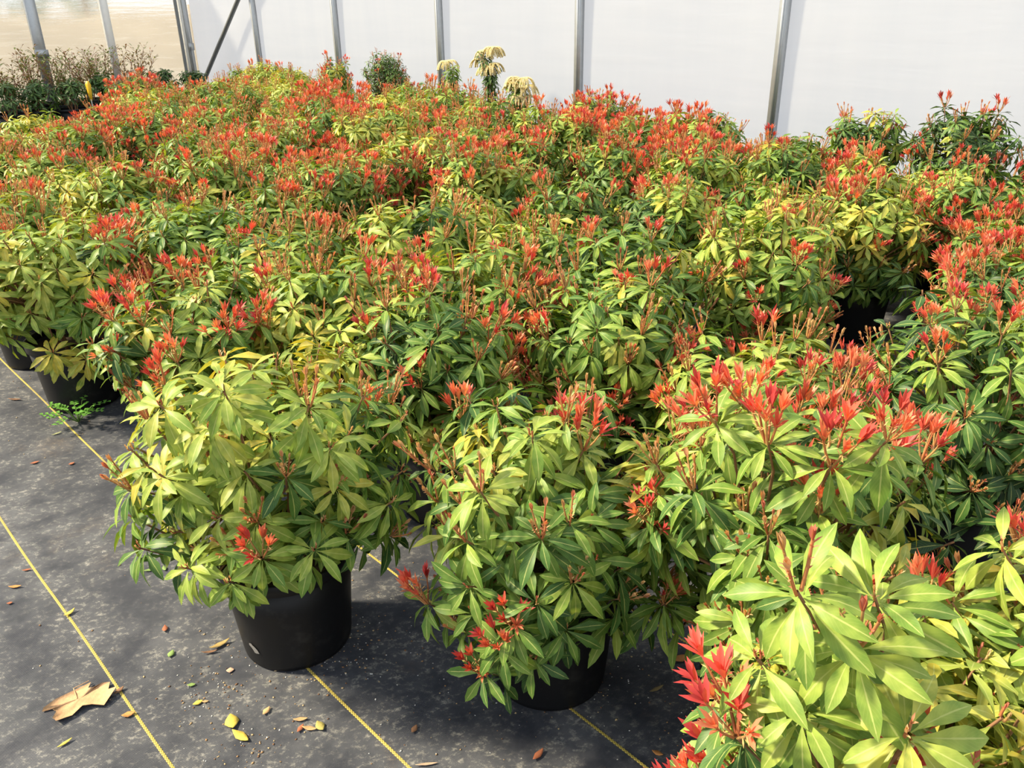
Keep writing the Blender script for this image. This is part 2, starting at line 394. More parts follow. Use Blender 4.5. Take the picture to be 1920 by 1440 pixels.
# leaf tones (reflectance): dark evergreen ... lime ... yellow
TONES = np.array([(0.036, 0.092, 0.028), (0.062, 0.145, 0.036), (0.105, 0.210, 0.044), (0.165, 0.285, 0.052), (0.245, 0.365, 0.062),
                  (0.340, 0.445, 0.078), (0.430, 0.505, 0.095), (0.520, 0.520, 0.100), (0.640, 0.520, 0.080)])
LEAF_ME = {}
def leaf_mesh(sh, tone):
    if (sh, tone) not in LEAF_ME:
        v, f, uv = SHAPES[sh][0]; mb = MB(); mb.add(v, f, TONES[tone], uv); LEAF_ME[(sh, tone)] = mb.mesh('leaf', M['leaf'])
    return LEAF_ME[(sh, tone)]
def rot_to(d, spin):
    return (Vector(d).to_track_quat('Z', 'Y').to_matrix() @ Matrix.Rotation(spin, 3, 'Z'))
def leaflet(mb, base, d, L, W, col, cup=0.25, rg=rng):
    """small pointed leaf from base along d; 8 triangles"""
    d = Vector(d).normalized(); base = Vector(base); side = d.cross(Vector((0, 0, 1)))
    if side.length < 1e-3: side = Vector((1, 0, 0))
    side.normalize(); nrm = side.cross(d)
    V = []
    for t, w in ((0, .18), (.35, .8), (.65, 1.0), (1, .05)):
        c = base + d * (L * t) + nrm * (-cup * L * t * t * 0.5)
        V += [c - side * (W * w * 0.5) + nrm * (W * w * .18), c, c + side * (W * w * 0.5) + nrm * (W * w * .18)]
    mb.add([tuple(q) for q in V], quadgrid(4, 3), col)
RED = [(0.80, 0.17, 0.105), (0.74, 0.115, 0.09), (0.82, 0.24, 0.13), (0.60, 0.075, 0.075), (0.84, 0.31, 0.18)]
STALK = [(0.62, 0.27, 0.11), (0.55, 0.19, 0.08), (0.62, 0.36, 0.14)]
BUD = [(0.70, 0.38, 0.20), (0.66, 0.29, 0.16), (0.74, 0.47, 0.24), (0.58, 0.20, 0.14), (0.70, 0.50, 0.26)]
def shoot_arrays(kind, rg):
    """a cluster of young shoots rising from a whorl centre; kinds red (open scarlet rosettes), bud (salmon spikes), tip (short bud)"""
    mb = MB()
    n = {'red': rg.integers(4, 7), 'bud': rg.integers(3, 7), 'tip': 2}[kind]
    for i in range(n):
        az = 2 * math.pi * (i + rg.uniform(-.3, .3)) / n; tilt = {'red': rg.uniform(0.12, 0.62), 'bud': rg.uniform(0.08, 0.5), 'tip': rg.uniform(0.05, 0.3)}[kind]
        H = {'red': rg.uniform(0.04, 0.075), 'bud': rg.uniform(0.03, 0.07), 'tip': rg.uniform(0.006, 0.014)}[kind]
        d = Vector((math.sin(tilt) * math.cos(az), math.sin(tilt) * math.sin(az), math.cos(tilt)))
        b = Vector((0.004 * math.cos(az), 0.004 * math.sin(az), 0)); e = b + d * H + Vector((0, 0, 0.12 * H))
        mid = (b + e) * 0.5 + Vector((d.x, d.y, 0)) * 0.004
        sc = np.array(STALK[rg.integers(3)]) * rg.uniform(0.8, 1.15)
        tube_path(mb, [b, mid, e], [0.0022, 0.0019, 0.0016], 4, sc)
        rc = np.array((RED if kind == 'red' else BUD)[rg.integers(5)]) * rg.uniform(0.85, 1.12)
        rc = np.clip(rc, 0, 0.9)
        dd = (e - mid).normalized()
        if kind == 'red':
            k = rg.integers(7, 11); op = rg.uniform(0.25, 0.8)
            for j in range(k):
                a2 = 2.4 * j; t2 = op * (0.35 + 0.65 * (k - j) / k)
                q = dd.orthogonal().normalized(); q2 = dd.cross(q)
                ld = dd * math.cos(t2) + (q * math.cos(a2) + q2 * math.sin(a2)) * math.sin(t2)
                leaflet(mb, e - dd * 0.012 * (k - j) / k, ld, rg.uniform(0.024, 0.042), rg.uniform(0.0058, 0.0088), np.clip(rc * rg.uniform(0.85, 1.15), 0, 0.92), 0.1)
            for j in range(5):   # pale narrow bracts
                p = b.lerp(e, rg.uniform(0.35, 0.9)); a2 = rg.uniform(0, 6.28); q = dd.orthogonal().normalized(); q2 = dd.cross(q)
                leaflet(mb, p, dd * 0.6 + (q * math.cos(a2) + q2 * math.sin(a2)), rg.uniform(0.010, 0.018), 0.0022, (0.70, 0.45, 0.18))
        else:
            bl = rg.uniform(0.014, 0.026) if kind == 'bud' else rg.uniform(0.008, 0.014)
            for j in range(4):
                q = dd.orthogonal().normalized(); q2 = dd.cross(q); a2 = 1.57 * j
                leaflet(mb, e - dd * 0.003, dd + (q * math.cos(a2) + q2 * math.sin(a2)) * 0.16, bl, bl * 0.32, rc, -0.1)
            for j in range(6 if kind == 'bud' else 2):
                p = b.lerp(e, rg.uniform(0.1, 0.95)); a2 = rg.uniform(0, 6.28); q = dd.orthogonal().normalized(); q2 = dd.cross(q)
                leaflet(mb, p, dd * 0.9 + (q * math.cos(a2) + q2 * math.sin(a2)) * 0.6, rg.uniform(0.008, 0.015), 0.0026, np.clip(rc * 1.1, 0, .9))
    return mb
SHOOT = {}; SHOOT_A = {}
for kind, cnt in (('red', 9), ('bud', 9), ('tip', 4)):
    SHOOT_A[kind] = []; SHOOT[kind] = []
    for i in range(cnt):
        mb = shoot_arrays(kind, rng)
        SHOOT_A[kind].append((np.concatenate(mb.v), np.concatenate(mb.f), np.concatenate(mb.c)))
        SHOOT[kind].append(mb.mesh('young_shoot', M['shoot']))
SHOOT_NAME = {'red': 'red_shoot', 'bud': 'bud_shoot', 'tip': 'leaf_bud'}

# what grows where in the picture: R red carpet, S salmon buds, Y lime leaves, G green, D dark green; lower right-edge D cells paint cast shade as leaf tone
MAP_Y = [100, 140, 180, 220, 260, 300, 340, 380, 440, 500, 560, 640, 700, 760, 820, 900, 1000, 1100, 1200, 1300]
MAP = ['GGGGGYSDRSSSRRRRSGGG', 'YYRSSYYSRYSYRRRRSGGG', 'YYYSSSRYSSSRRRGSGGDD', 'YSRSSSSYSSGRRRGGDDDD', 'SRRSSRRYSRRSRRSGGYDD',
       'YYSSSSRRRYSGRSYGRYYD', 'SYGSSSRRRYGGRYGYRYGG', 'SYGGGSSYGYSGGGYSYYRR', 'YYRYGYGYYYSGGYYSGSRR', 'YSRRSSSSRSSGGGRGSDRD',
       'YGRSRYYDGSRGSGRSGDRR', 'GGRYYYYDRSSSYRYSGRRG', 'GGRYYYYRRGSGSRRRGDRD', 'GGYYYYYSSYYRRRRRRRDD', 'GGGYYGYGSYYRYSSRRRDD',
       'GGGYGRGGYSGGRGSRYYDD', 'GGGYYYYRGSGGGRSSRYYY', 'GGGYYYYGRGRGGSSSSGYY', 'GGGYYYYGYRRDGSYYSYYY', 'GGGYYYYGGRDDGRRYYYYY']
def map_at(u, v):
    r = sum(1 for y in MAP_Y if v >= y) - 1
    return MAP[max(0, min(r, len(MAP) - 1))][int(max(0, min(19, u // 96)))]
P_RED = {'R': 0.68, 'S': 0.13, 'Y': 0.04, 'G': 0.08, 'D': 0.12}
P_BUD = {'R': 0.24, 'S': 0.68, 'Y': 0.22, 'G': 0.25, 'D': 0.35}
TONE_MU = {'R': 3.7, 'S': 4.4, 'Y': 6.05, 'G': 3.3, 'D': 1.3}

def crown(seed, r, z0, z1, n_top, kind=None, origin=None, scale=1.0, sparse=1.0):
    """tips of a shrub: list of (pos, dir, type letter, stage, tone); local coordinates around the pot axis.  With an
    origin the young growth follows the picture, else one letter rules the whole shrub."""
    rg = np.random.default_rng(seed); tips = []
    lob = rg.uniform(0, 6.28, 4)
    def surf(al, az):
        bump = 1 + 0.10 * math.sin(3 * az + lob[0]) + 0.08 * math.sin(5 * az + lob[1] + 2 * al)
        rho = r * bump * min(1.0, 1.18 * math.sin(min(al, 1.57)) ** 0.85) * (1 if al < 1.57 else 1 - 0.55 * (al - 1.57))
        hgt = (z1 - z0) * (math.cos(al) if al < 1.57 else -0.28 * (al - 1.57))
        if al < 1.57: hgt = (z1 - z0) * max(0.0, math.cos(al)) ** 0.62
        return rho, z0 + hgt
    tries = 0; want = int(n_top * 2.2 * sparse)
    pos = []
    while len(tips) < want and tries < 9000:
        tries += 1
        al = math.acos(1 - rg.uniform(0, 1.42)) ; az = rg.uniform(0, 6.283)
        rho, z = surf(al, az)
        depth = rg.uniform(0, 1) ** 2 * 0.22
        k = 1 - depth
        p = np.array([rho * k * math.cos(az), rho * k * math.sin(az), z0 + (z - z0) * k + rg.normal(0, 0.018)])
        if pos and np.min(np.linalg.norm(np.array(pos) - p, axis=1)) < 0.066 - 0.00001 * tries * 3: continue
        pos.append(p)
        out = np.array([math.cos(az) * math.sin(al), math.sin(az) * math.sin(al), 0.75 + 0.6 * max(0, math.cos(al))])
        out += rg.normal(0, 0.16, 3); out[2] = max(out[2], 0.35); out /= np.linalg.norm(out)
        tips.append([p, out])
    res = []
    wp = None
    if origin is not None:
        P = np.array([t[0] for t in tips]) + np.array(origin); uu, vv, _ = proj(P + np.array([0, 0, 0.02]))
    for i, (p, d) in enumerate(tips):
        letter = kind if kind else 'G'
        if origin is not None:
            letter = map_at(uu[i] + rg.normal(0, 16), vv[i] + rg.normal(0, 10))
        x = rg.uniform()
        st = 'red' if x < P_RED[letter] else 'bud' if x < P_RED[letter] + P_BUD[letter] else 'tip'
        tone = TONE_MU[letter] + rg.normal(0, 1.15)
        if rg.uniform() < 0.02: tone = 7.6
        res.append((p, d, letter, st, tone))
    return res, rg

def whorl_leaves(p, d, tone, rg, lo=True, size=1.0):
    """leaves of one whorl: (matrix 4x4, shape, tone index)"""
    out = []; Rm = np.array(rot_to(d, rg.uniform(0, 6.28))); k = rg.integers(10, 15)
    def one(az, el, off, sc, tn):
        sh = int(rg.integers(6)); ca, sa = math.cos(az), math.sin(az); ce, se = math.cos(el), math.sin(el); ro = rg.normal(0, 0.22)
        X = np.array([ca * ce, sa * ce, se]); Z = np.array([-ca * se, -sa * se, ce]); Y = np.cross(Z, X)
        Y, Z = Y * math.cos(ro) + Z * math.sin(ro), Z * math.cos(ro) - Y * math.sin(ro)
        m = np.eye(4); m[:3, :3] = Rm @ np.stack([X, Y, Z], 1) * sc; m[:3, 3] = p + Rm @ np.array([0.006 * ca, 0.006 * sa, off])
        out.append((m, sh, int(np.clip(round(tn + rg.normal(0, 0.55)), 0, 8))))
    for i in range(k):
        a = 2.39996 * i; f = i / k
        one(a + rg.normal(0, .15), 0.48 - 0.88 * f + rg.normal(0, .15), -0.022 * f, size * (0.78 + 0.28 * f) * rg.uniform(0.85, 1.1), tone)
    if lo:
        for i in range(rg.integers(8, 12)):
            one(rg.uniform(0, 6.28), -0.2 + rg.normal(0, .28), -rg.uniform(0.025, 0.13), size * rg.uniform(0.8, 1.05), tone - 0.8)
    return out
def join_leaves(leaves, name, coarse=True):
    mb = MB()
    for sh in range(6):
        sel = [l for l in leaves if l[1] == sh]
        if not sel: continue
        v, f, uv = SHAPES[sh][1 if coarse else 0]
        Ms = np.array([l[0] for l in sel]); cols = TONES[[l[2] for l in sel]]
        V = np.einsum('kij,vj->kvi', Ms[:, :3, :3], v) + Ms[:, None, :3, 3]
        K, n = len(sel), len(v)
        mb.add(V.reshape(-1, 3), (f[None] + (np.arange(K) * n)[:, None, None]).reshape(-1, 4), np.repeat(cols, n, 0), np.tile(uv, (K, 1)))
    return mb.mesh(name, M['leaf'])
def join_shoots(sh, name):
    mb = MB()
    for m, kind, i in sh:
        v, f, c = SHOOT_A[kind][i]; mb.add(v @ m[:3, :3].T + m[:3, 3], f, c)
    return mb.mesh(name, M['shoot'])
def mat4(p, Rm, sc=1.0):
    m = np.eye(4); m[:3, :3] = np.array(Rm) * sc; m[:3, 3] = p; return m

# nursery pot, shared by every shrub
def pot_meshes(rb=0.138, rt=0.163, h=0.285):
    a = MB(); lathe(a, [(0.001, 0.004), (rb * 0.9, 0.004), (rb * 0.985, 0.0), (rb, 0.012), (rb + 0.55 * (rt - rb), h * 0.6), (rt - 0.002, h - 0.03), (rt - 0.006, h - 0.03), (rb + 0.3 * (rt - rb), h * 0.6), (rb - 0.004, 0.03), (0.001, 0.03)], 44)
    b = MB(); lathe(b, [(rt - 0.003, h - 0.034), (rt + 0.006, h - 0.033), (rt + 0.008, h - 0.004), (rt + 0.004, h), (rt - 0.004, h - 0.002), (rt - 0.005, h - 0.034), (rt - 0.003, h - 0.034)], 44)
    c = MB(); rgs = np.random.default_rng(3); V = []
    rs = np.linspace(0, rt - 0.007, 8)
    for r in rs:
        for k in range(24): V.append((r * math.cos(k * math.pi / 12), r * math.sin(k * math.pi / 12), h - 0.045 + rgs.uniform(-.004, .004)))
    c.add(V, quadgrid(8, 24, True))
    return a.mesh('nursery_pot', M['pot']), b.mesh('rim', M['pot']), c.mesh('potting_soil', M['soil'])
POT = pot_meshes()
def add_pot(root, me=POT):
    p = obj('nursery_pot', me[0], root); obj('rim', me[1], p); obj('potting_soil', me[2], root)
def add_stems(root, tips, rg, zs=0.225, nmain=6, joined=False):
    az = np.array([math.atan2(t[0][1], t[0][0]) for t in tips]); allmb = MB()
    for m in range(nmain):
        a0 = -math.pi + 2 * math.pi * m / nmain; sel = [t for t, a in zip(tips, az) if a0 <= a < a0 + 2 * math.pi / nmain]
        if not sel: continue
        mb = allmb if joined else MB(); c = np.mean([t[0] for t in sel], 0); base = Vector((0.035 * math.cos(a0 + .5), 0.035 * math.sin(a0 + .5), zs))
        fork = Vector(c) * 0.45 + Vector((0, 0, max(zs + 0.06, c[2] * 0.55))) * 0.55; fork.z = min(fork.z, c[2] - 0.05) if c[2] - 0.05 > zs else zs + 0.03
        tube_path(mb, [base, base.lerp(fork, .5) + Vector((0, 0, .01)), fork], [0.0075, 0.006, 0.005], 6)
        for t in sel:
            tip = Vector(t[0]); d = Vector(t[1]); k = tip - d * min(0.10, (tip - fork).length * 0.5)
            tube_path(mb, [fork, k, tip + d * 0.002], [0.0036, 0.003, 0.0022], 4)
        if not joined: obj('stem', mb.mesh('stem', M['stem']), root)
    if joined: return allmb.mesh('stems', M['stem'])

CAM = np.array([0, 0, CAM_H])
def shrub_near(loc, r, z1, seed, size=1.0, n_top=34, max_leaf=300, z0=0.34, dens=1.0, extras=()):
    """every large leaf an object of its own (at most 300), the hidden rest joined"""
    root = empty('pieris_shrub', loc); add_pot(root)
    tips, rg = crown(seed, r, z0, z1, n_top, origin=loc, sparse=dens)
    for u, v, rc, st, tone in extras:      # whorls picked out in the picture, where their ray meets the crown of this shrub
        d = ray(u, v); ox, oy = -loc[0], -loc[1]; a = d.x ** 2 + d.y ** 2; b = d.x * ox + d.y * oy; cc = ox * ox + oy * oy - rc * rc
        disc = b * b - a * cc; t = (-b - math.sqrt(disc)) / a if disc > 0 else -b / a
        p = np.array(CAM) + np.array(d) * t - np.array(loc)
        tips = [q for q in tips if np.linalg.norm(q[0] - p) > 0.062]
        o_ = np.array([p[0], p[1], 0]); o_ /= np.linalg.norm(o_) + 1e-6; dr = o_ * (0.55 if p[2] > 0.5 else 0.8) + np.array([0, 0, 0.8]); dr /= np.linalg.norm(dr)
        tips.append((p, dr, 'Y', st, tone))
    leaves = []; tocam = CAM - np.array(loc) - np.array([0, 0, 0.5]); tocam /= np.linalg.norm(tocam)
    for p, d, letter, st, tone in tips:
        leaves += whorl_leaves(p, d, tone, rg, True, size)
        i = int(rg.integers(len(SHOOT[st]))); Rm = rot_to(d * np.array([.5, .5, 1.0]), rg.uniform(0, 6.28))
        sc = size * rg.uniform(0.8, 1.12)
        if st != 'tip' or rg.uniform() < 0.8:
            obj(SHOOT_NAME[st], SHOOT[st][i], root, Matrix(mat4(p, Rm, sc).tolist()))
    cen = np.array([0, 0, z0 + 0.1])
    score = np.array([((l[0][:3, 3] + l[0][:3, 0] * 0.05) - cen) @ tocam for l in leaves])
    order = np.argsort(-score)
    for i in order[:max_leaf]:
        m, sh, tn = leaves[i]; obj('leaf', leaf_mesh(sh, tn), root, Matrix(m.tolist()))
    rest = [leaves[i] for i in order[max_leaf:]]
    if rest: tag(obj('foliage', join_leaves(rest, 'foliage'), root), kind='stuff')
    add_stems(root, tips, rg)
    return root
WH = {}
def whorl_mesh(kt, v):
    """a whorl as one mesh, for shrubs too far off to pick single leaves"""
    if (kt, v) not in WH:
        rg = np.random.default_rng(500 + 31 * kt + v); WH[(kt, v)] = join_leaves(whorl_leaves(np.zeros(3), np.array([0, 0, 1.]), kt, rg), 'leaf_whorl')
    return WH[(kt, v)]
def shrub_mid(loc, r, z1, seed, size=1.0, n_top=34, z0=0.34):
    root = empty('pieris_shrub', loc); add_pot(root)
    tips, rg = crown(seed, r, z0, z1, n_top, origin=loc)
    for p, d, letter, st, tone in tips:
        Rm = rot_to(d, rg.uniform(0, 6.28)); kt = int(np.clip(round(tone), 0, 8))
        obj('leaf_whorl', whorl_mesh(kt, int(rg.integers(4))), root, Matrix(mat4(p, Rm, size).tolist()))
        i = int(rg.integers(len(SHOOT[st]))); Rm = rot_to(d * np.array([.5, .5, 1.0]), rg.uniform(0, 6.28))
        if st != 'tip': obj(SHOOT_NAME[st], SHOOT[st][i], root, Matrix(mat4(p, Rm, size * rg.uniform(0.85, 1.15)).tolist()))
    tag(obj('stems', add_stems(None, tips, rg, joined=True), root), kind='stuff')
    return root
FAR = {}
def far_proto(kind, v):
    if (kind, v) not in FAR:
        tips, rg = crown(900 + ord(kind) * 7 + v, 0.26, 0.34, 0.78, 34, kind=kind)
        lv = []; sh = {'red': [], 'bud': []}
        for p, d, letter, st, tone in tips:
            lv += whorl_leaves(p, d, tone, rg)
            if st != 'tip': sh[st].append((mat4(p, rot_to(d * np.array([.5, .5, 1.0]), rg.uniform(0, 6.28)), rg.uniform(.85, 1.2)), st, int(rg.integers(len(SHOOT[st])))))
        FAR[(kind, v)] = (join_leaves(lv, 'foliage'), {k: join_shoots(q, SHOOT_NAME[k] + 's') for k, q in sh.items() if q}, add_stems(None, tips, rg, joined=True))
    return FAR[(kind, v)]
def shrub_far(loc, kind, v, rz, sc):
    root = empty('pieris_shrub', loc, rz); add_pot(root); fo, sh, stm = far_proto(kind, v)
    m = Matrix.Diagonal((sc, sc, sc, 1)) @ Matrix.Translation((0, 0, 0)); m = Matrix.Translation((0, 0, 0.2 * (1 - sc))) @ m
    tag(obj('foliage', fo, root, m), kind='stuff')
    for k, me in sh.items(): tag(obj(SHOOT_NAME[k] + 's', me, root, m), kind='stuff')
    tag(obj('stems', stm, root, m), kind='stuff')
    return root

# ------------------------------------------------------------------ the block of shrubs
LOOK = {'R': 'scarlet-topped', 'S': 'salmon-budded', 'Y': 'lime-leaved', 'G': 'mid-green', 'D': 'dark green'}
FRONT = [  # x, y, radius, top, seed, leaf size, n_top, label
    (-0.57, 1.70, 0.30, 0.75, 1, 1.0, 38, 'lime-green shrub in the foreground pot with a pale scuff low on its side'),
    (0.08, 1.56, 0.28, 0.71, 2, 1.0, 38, 'front middle shrub with low red-tipped branches hanging over its pot'),
    (0.56, 1.40, 0.29, 0.77, 3, 1.0, 38, 'front right shrub crowned with bright scarlet open young leaves'),
    (0.53, 0.84, 0.24, 0.67, 4, 1.0, 36, 'nearest shrub at lower right with large drooping lime leaves'),
    (0.93, 1.02, 0.24, 0.70, 5, 1.05, 34, 'lime-leaved shrub cut off by the lower right edge of the photo'),
    (-1.80, 3.16, 0.33, 0.75, 6, 1.0, 40, 'shrub at the left by the aisle with a small weed at its pot'),
    (-1.03, 2.50, 0.26, 0.72, 7, 1.0, 36, 'red-tipped shrub at aisle edge between the weed-side pot and the lime foreground shrub'),
    (1.25, 1.98, 0.30, 0.78, 8, 1.0, 36, 'red-tipped shrub with shade painted into its leaf tones at the right edge, behind scarlet-crowned shrub'),  # shade from its left neighbour is put into these leaf tones
]
EXTRA = {1: [(390, 800, .31, 'tip', 6.7), (620, 838, .31, 'tip', 5.7), (300, 890, .31, 'tip', 5.7), (350, 1065, .30, 'tip', 5.2), (490, 1045, .30, 'red', 4.7), (590, 1030, .31, 'tip', 4.7),
             (300, 760, .3, 'tip', 5.7), (420, 735, .3, 'tip', 5.7), (580, 760, .31, 'bud', 5.2), (430, 1090, .3, 'tip', 4.7)],
         2: [(800, 1130, .31, 'red', 3.7), (850, 1165, .31, 'tip', 5.2), (960, 1170, .29, 'red', 3.7), (905, 1260, .27, 'red', 2.7), (1000, 1235, .26, 'tip', 2.7), (1075, 1090, .28, 'bud', 4.7),
             (940, 1215, .30, 'red', 3.7), (1060, 1180, .26, 'tip', 2.2), (900, 920, .30, 'bud', 5.2), (885, 1150, .3, 'tip', 3.7)],
         3: [(u_, v_, r_, 'red', 4.7) for u_, v_, r_ in ((1400, 765, .16), (1480, 800, .22), (1545, 800, .24), (1625, 835, .28), (1490, 880, .27), (1340, 790, .24), (1560, 870, .27), (1665, 825, .29), (1440, 830, .24))],
         4: [(1600, 1215, .24, 'bud', 5.2), (1700, 1375, .25, 'tip', 6.2), (1500, 1335, .27, 'tip', 5.2), (1420, 1235, .27, 'tip', 4.7), (1640, 1120, .18, 'tip', 5.7), (1495, 1110, .27, 'bud', 5.2),
             (1380, 1380, .30, 'red', 1.7)],
         5: [(1785, 1130, .25, 'tip', 4.2), (1855, 1310, .26, 'tip', 6.2), (1880, 1030, .2, 'tip', 6.2)],
         6: [(98, 660, .30, 'tip', 8.0), (162, 672, .30, 'tip', 8.0)]}
Z0 = {1: 0.43, 2: 0.32, 6: 0.46}
placed = []
for x, y, r, z1, sd_, sz, nt_, lab in FRONT:
    o = shrub_near((x, y, 0), r, z1, sd_, sz, nt_, z0=Z0.get(sd_, 0.34), extras=EXTRA.get(sd_, ()))
    tag(o, lab, 'shrub', 'potted pieris shrubs'); placed.append((x, y))
    if sd_ == 1:      # pale scuff on the foreground pot
        mb = MB(); V = []; rgp = np.random.default_rng(8)
        for i in range(7):
            for j in range(5):
                w = math.sin(math.pi * (i + .5) / 7); aa = math.radians(-121 + (i - 3) * 1.7 + rgp.normal(0, .5)); zz = 0.062 - (i - 3) * 0.003 + (j - 2) * 0.0058 * w + rgp.normal(0, .0012)
                rr = 0.1385 + (zz - 0.012) * 0.0865 + 0.0012; V.append((rr * math.cos(aa), rr * math.sin(aa), zz))
        mb.add(V, quadgrid(7, 5)); pt = [c_ for c_ in o.children if c_.name.startswith('nursery_pot')][0]
        tag(obj('scuff_mark', mb.mesh('scuff_mark', simple('dried_dust', (0.22, 0.21, 0.20), 0.9, 0.3, 300)), pt), 'pale grey scuff on the black pot')
def loc_on_n(u, n, v=150):
    d = ray(u, v); t = n / (d.x * N_DIR[0] + d.y * N_DIR[1]); return Vector((d.x * t, d.y * t, 0))
GAPS = [(1.10, 1.62, 0.36), (1.40, 2.70, 0.40)]
for u_, n_ in ((726, 5.25), (630, 5.2), (492, 5.1), (1830, 5.15), (914, 5.3), (845, 5.35), (968, 5.3)):     # taller stock stands here
    q_ = loc_on_n(u_, n_); GAPS.append((q_.x, q_.y, 0.36))
ORD = ['first', 'second', 'third', 'fourth', 'fifth', 'sixth', 'seventh', 'eighth', 'ninth', 'tenth', 'eleventh', 'twelfth', 'thirteenth', 'fourteenth',
       'fifteenth', 'sixteenth', 'seventeenth', 'eighteenth', 'nineteenth', 'twentieth', 'twenty-first', 'twenty-second', 'twenty-third', 'twenty-fourth']
prg = np.random.default_rng(77)
row = 0; stats = [0, 0, 0]
n = 0.92
while n < 5.3:
    row += 1; idx = 0
    s = -0.3 + (0.27 if row % 2 else 0.0)
    while s < 10.6:
        s += 0.53
        nj, sj = min(5.2, n + prg.normal(0, 0.045)), s + prg.normal(0, 0.05)
        p = ns(nj, sj); x, y = p.x, p.y
        if any((x - a) ** 2 + (y - b) ** 2 < 0.45 ** 2 for a, b in placed): continue
        if any((x - a) ** 2 + (y - b) ** 2 < c ** 2 for a, b, c in GAPS): continue
        (u,), (v,), (dp,) = proj((x, y, 0.68))
        if dp < 0.6 or u < -260 or u > 2180 or v > 1500: continue
        if n < 1.3 and s < 2.2 : continue
        if (u < 215 and v < 220) or (u < 445 and v < 168): continue
        if x > 1.15 and y < 1.3: continue
        placed.append((x, y)); idx += 1
        z1 = 0.73 + prg.normal(0, 0.05) + (0.05 if nj > 4.6 else 0); r = 0.25 + prg.normal(0, 0.02); seed = int(prg.integers(1, 99999))
        letter = map_at(u, v)
        if dp < 3.7: o = shrub_near((x, y, 0), r, z1, seed, 1.0, 34); stats[0] += 1
        elif dp < 6.2: o = shrub_mid((x, y, 0), r, z1, seed); stats[1] += 1
        else: o = shrub_far((x, y, 0), letter, int(prg.integers(3)), prg.uniform(0, 6.28), 1 + prg.normal(0, 0.05)); stats[2] += 1
        tag(o, f'{LOOK[letter]} shrub, {ORD[idx-1]} from the near end in the {ORD[row-1]} row from the aisle', 'shrub', 'potted pieris shrubs')
    n += 0.472
print('SHRUBS near/mid/far', stats, 'objects', len(bpy.data.objects))

# ------------------------------------------------------------------ tall stock along the side wall
def z_for(loc, v):
    lo, hi = 0.0, 2.2
    for _ in range(40):
        mid = (lo + hi) / 2; vv = proj((loc.x, loc.y, mid))[1][0]
        if vv > v: lo = mid
        else: hi = mid
    return lo
def tall_shrub(u, n, vtop, r, kind, label, size=1.0, ntop=40, seed=5, name='pieris_shrub'):
    loc = loc_on_n(u, n); z1 = z_for(loc, vtop) - 0.05
    root = empty(name, loc); add_pot(root); tips, rg = crown(seed, r, 0.45, z1, ntop, kind=kind)
    lv = []; sh = []
    for p, d, letter, st, tone in tips:
        lv += whorl_leaves(p, d, tone, rg, True, size)
        if st != 'tip': sh.append((mat4(p, rot_to(d * np.array([.5, .5, 1.0]), rg.uniform(0, 6.28)), size), st, int(rg.integers(len(SHOOT[st])))))
    tag(obj('foliage', join_leaves(lv, 'foliage'), root), kind='stuff')
    if sh: tag(obj('young_shoots', join_shoots(sh, 'young_shoots'), root), kind='stuff')
    tag(obj('stems', add_stems(None, tips, rg, joined=True), root), kind='stuff')
    tag(root, label, 'shrub', 'taller shrubs along the white wall'); return root
tall_shrub(726, 5.25, 92, 0.22, 'D', 'rounded dark fine-leaved shrub standing tall against the white film wall', 0.62, 70, 21)
tall_shrub(630, 5.2, 100, 0.17, 'S', 'tall salmon-tipped shrub in front of the second wall post from the corner', 0.9, 22, 22)
tall_shrub(492, 5.1, 112, 0.28, 'Y', 'tall lime-leaved shrub in front of the wall post next to the diagonal brace', 1.0, 36, 23)
tall_shrub(1830, 5.15, 190, 0.27, 'D', 'tall dark green shrub with salmon buds at the far right by the wall', 1.0, 34, 24)
CREAM = [(0.86, 0.76, 0.42), (0.88, 0.80, 0.52), (0.84, 0.70, 0.32)]
def panicle_cluster(mb, top, rg, n=11, L=0.13):
    for i in range(n):
        az = rg.uniform(0, 6.28); p = Vector(top); d = Vector((math.cos(az) * 0.32, math.sin(az) * 0.32, 0.35))
        for k in range(12):
            d.z -= 0.22; d.normalize(); p = p + d * (L / 12)
            for sd_ in (-1, 1):
                q = p + Vector((-d.y, d.x, 0)) * 0.007 * sd_ + Vector((0, 0, -0.006)); c = np.array(CREAM[rg.integers(3)])
                r_, h_ = 0.0055, 0.008
                mb.add([(q.x - r_, q.y, q.z), (q.x, q.y - r_, q.z), (q.x + r_, q.y, q.z), (q.x, q.y + r_, q.z), (q.x, q.y, q.z + h_), (q.x, q.y, q.z - h_)],
                       [(0, 1, 4), (1, 2, 4), (2, 3, 4), (3, 0, 4), (1, 0, 5), (2, 1, 5), (3, 2, 5), (0, 3, 5)], c)
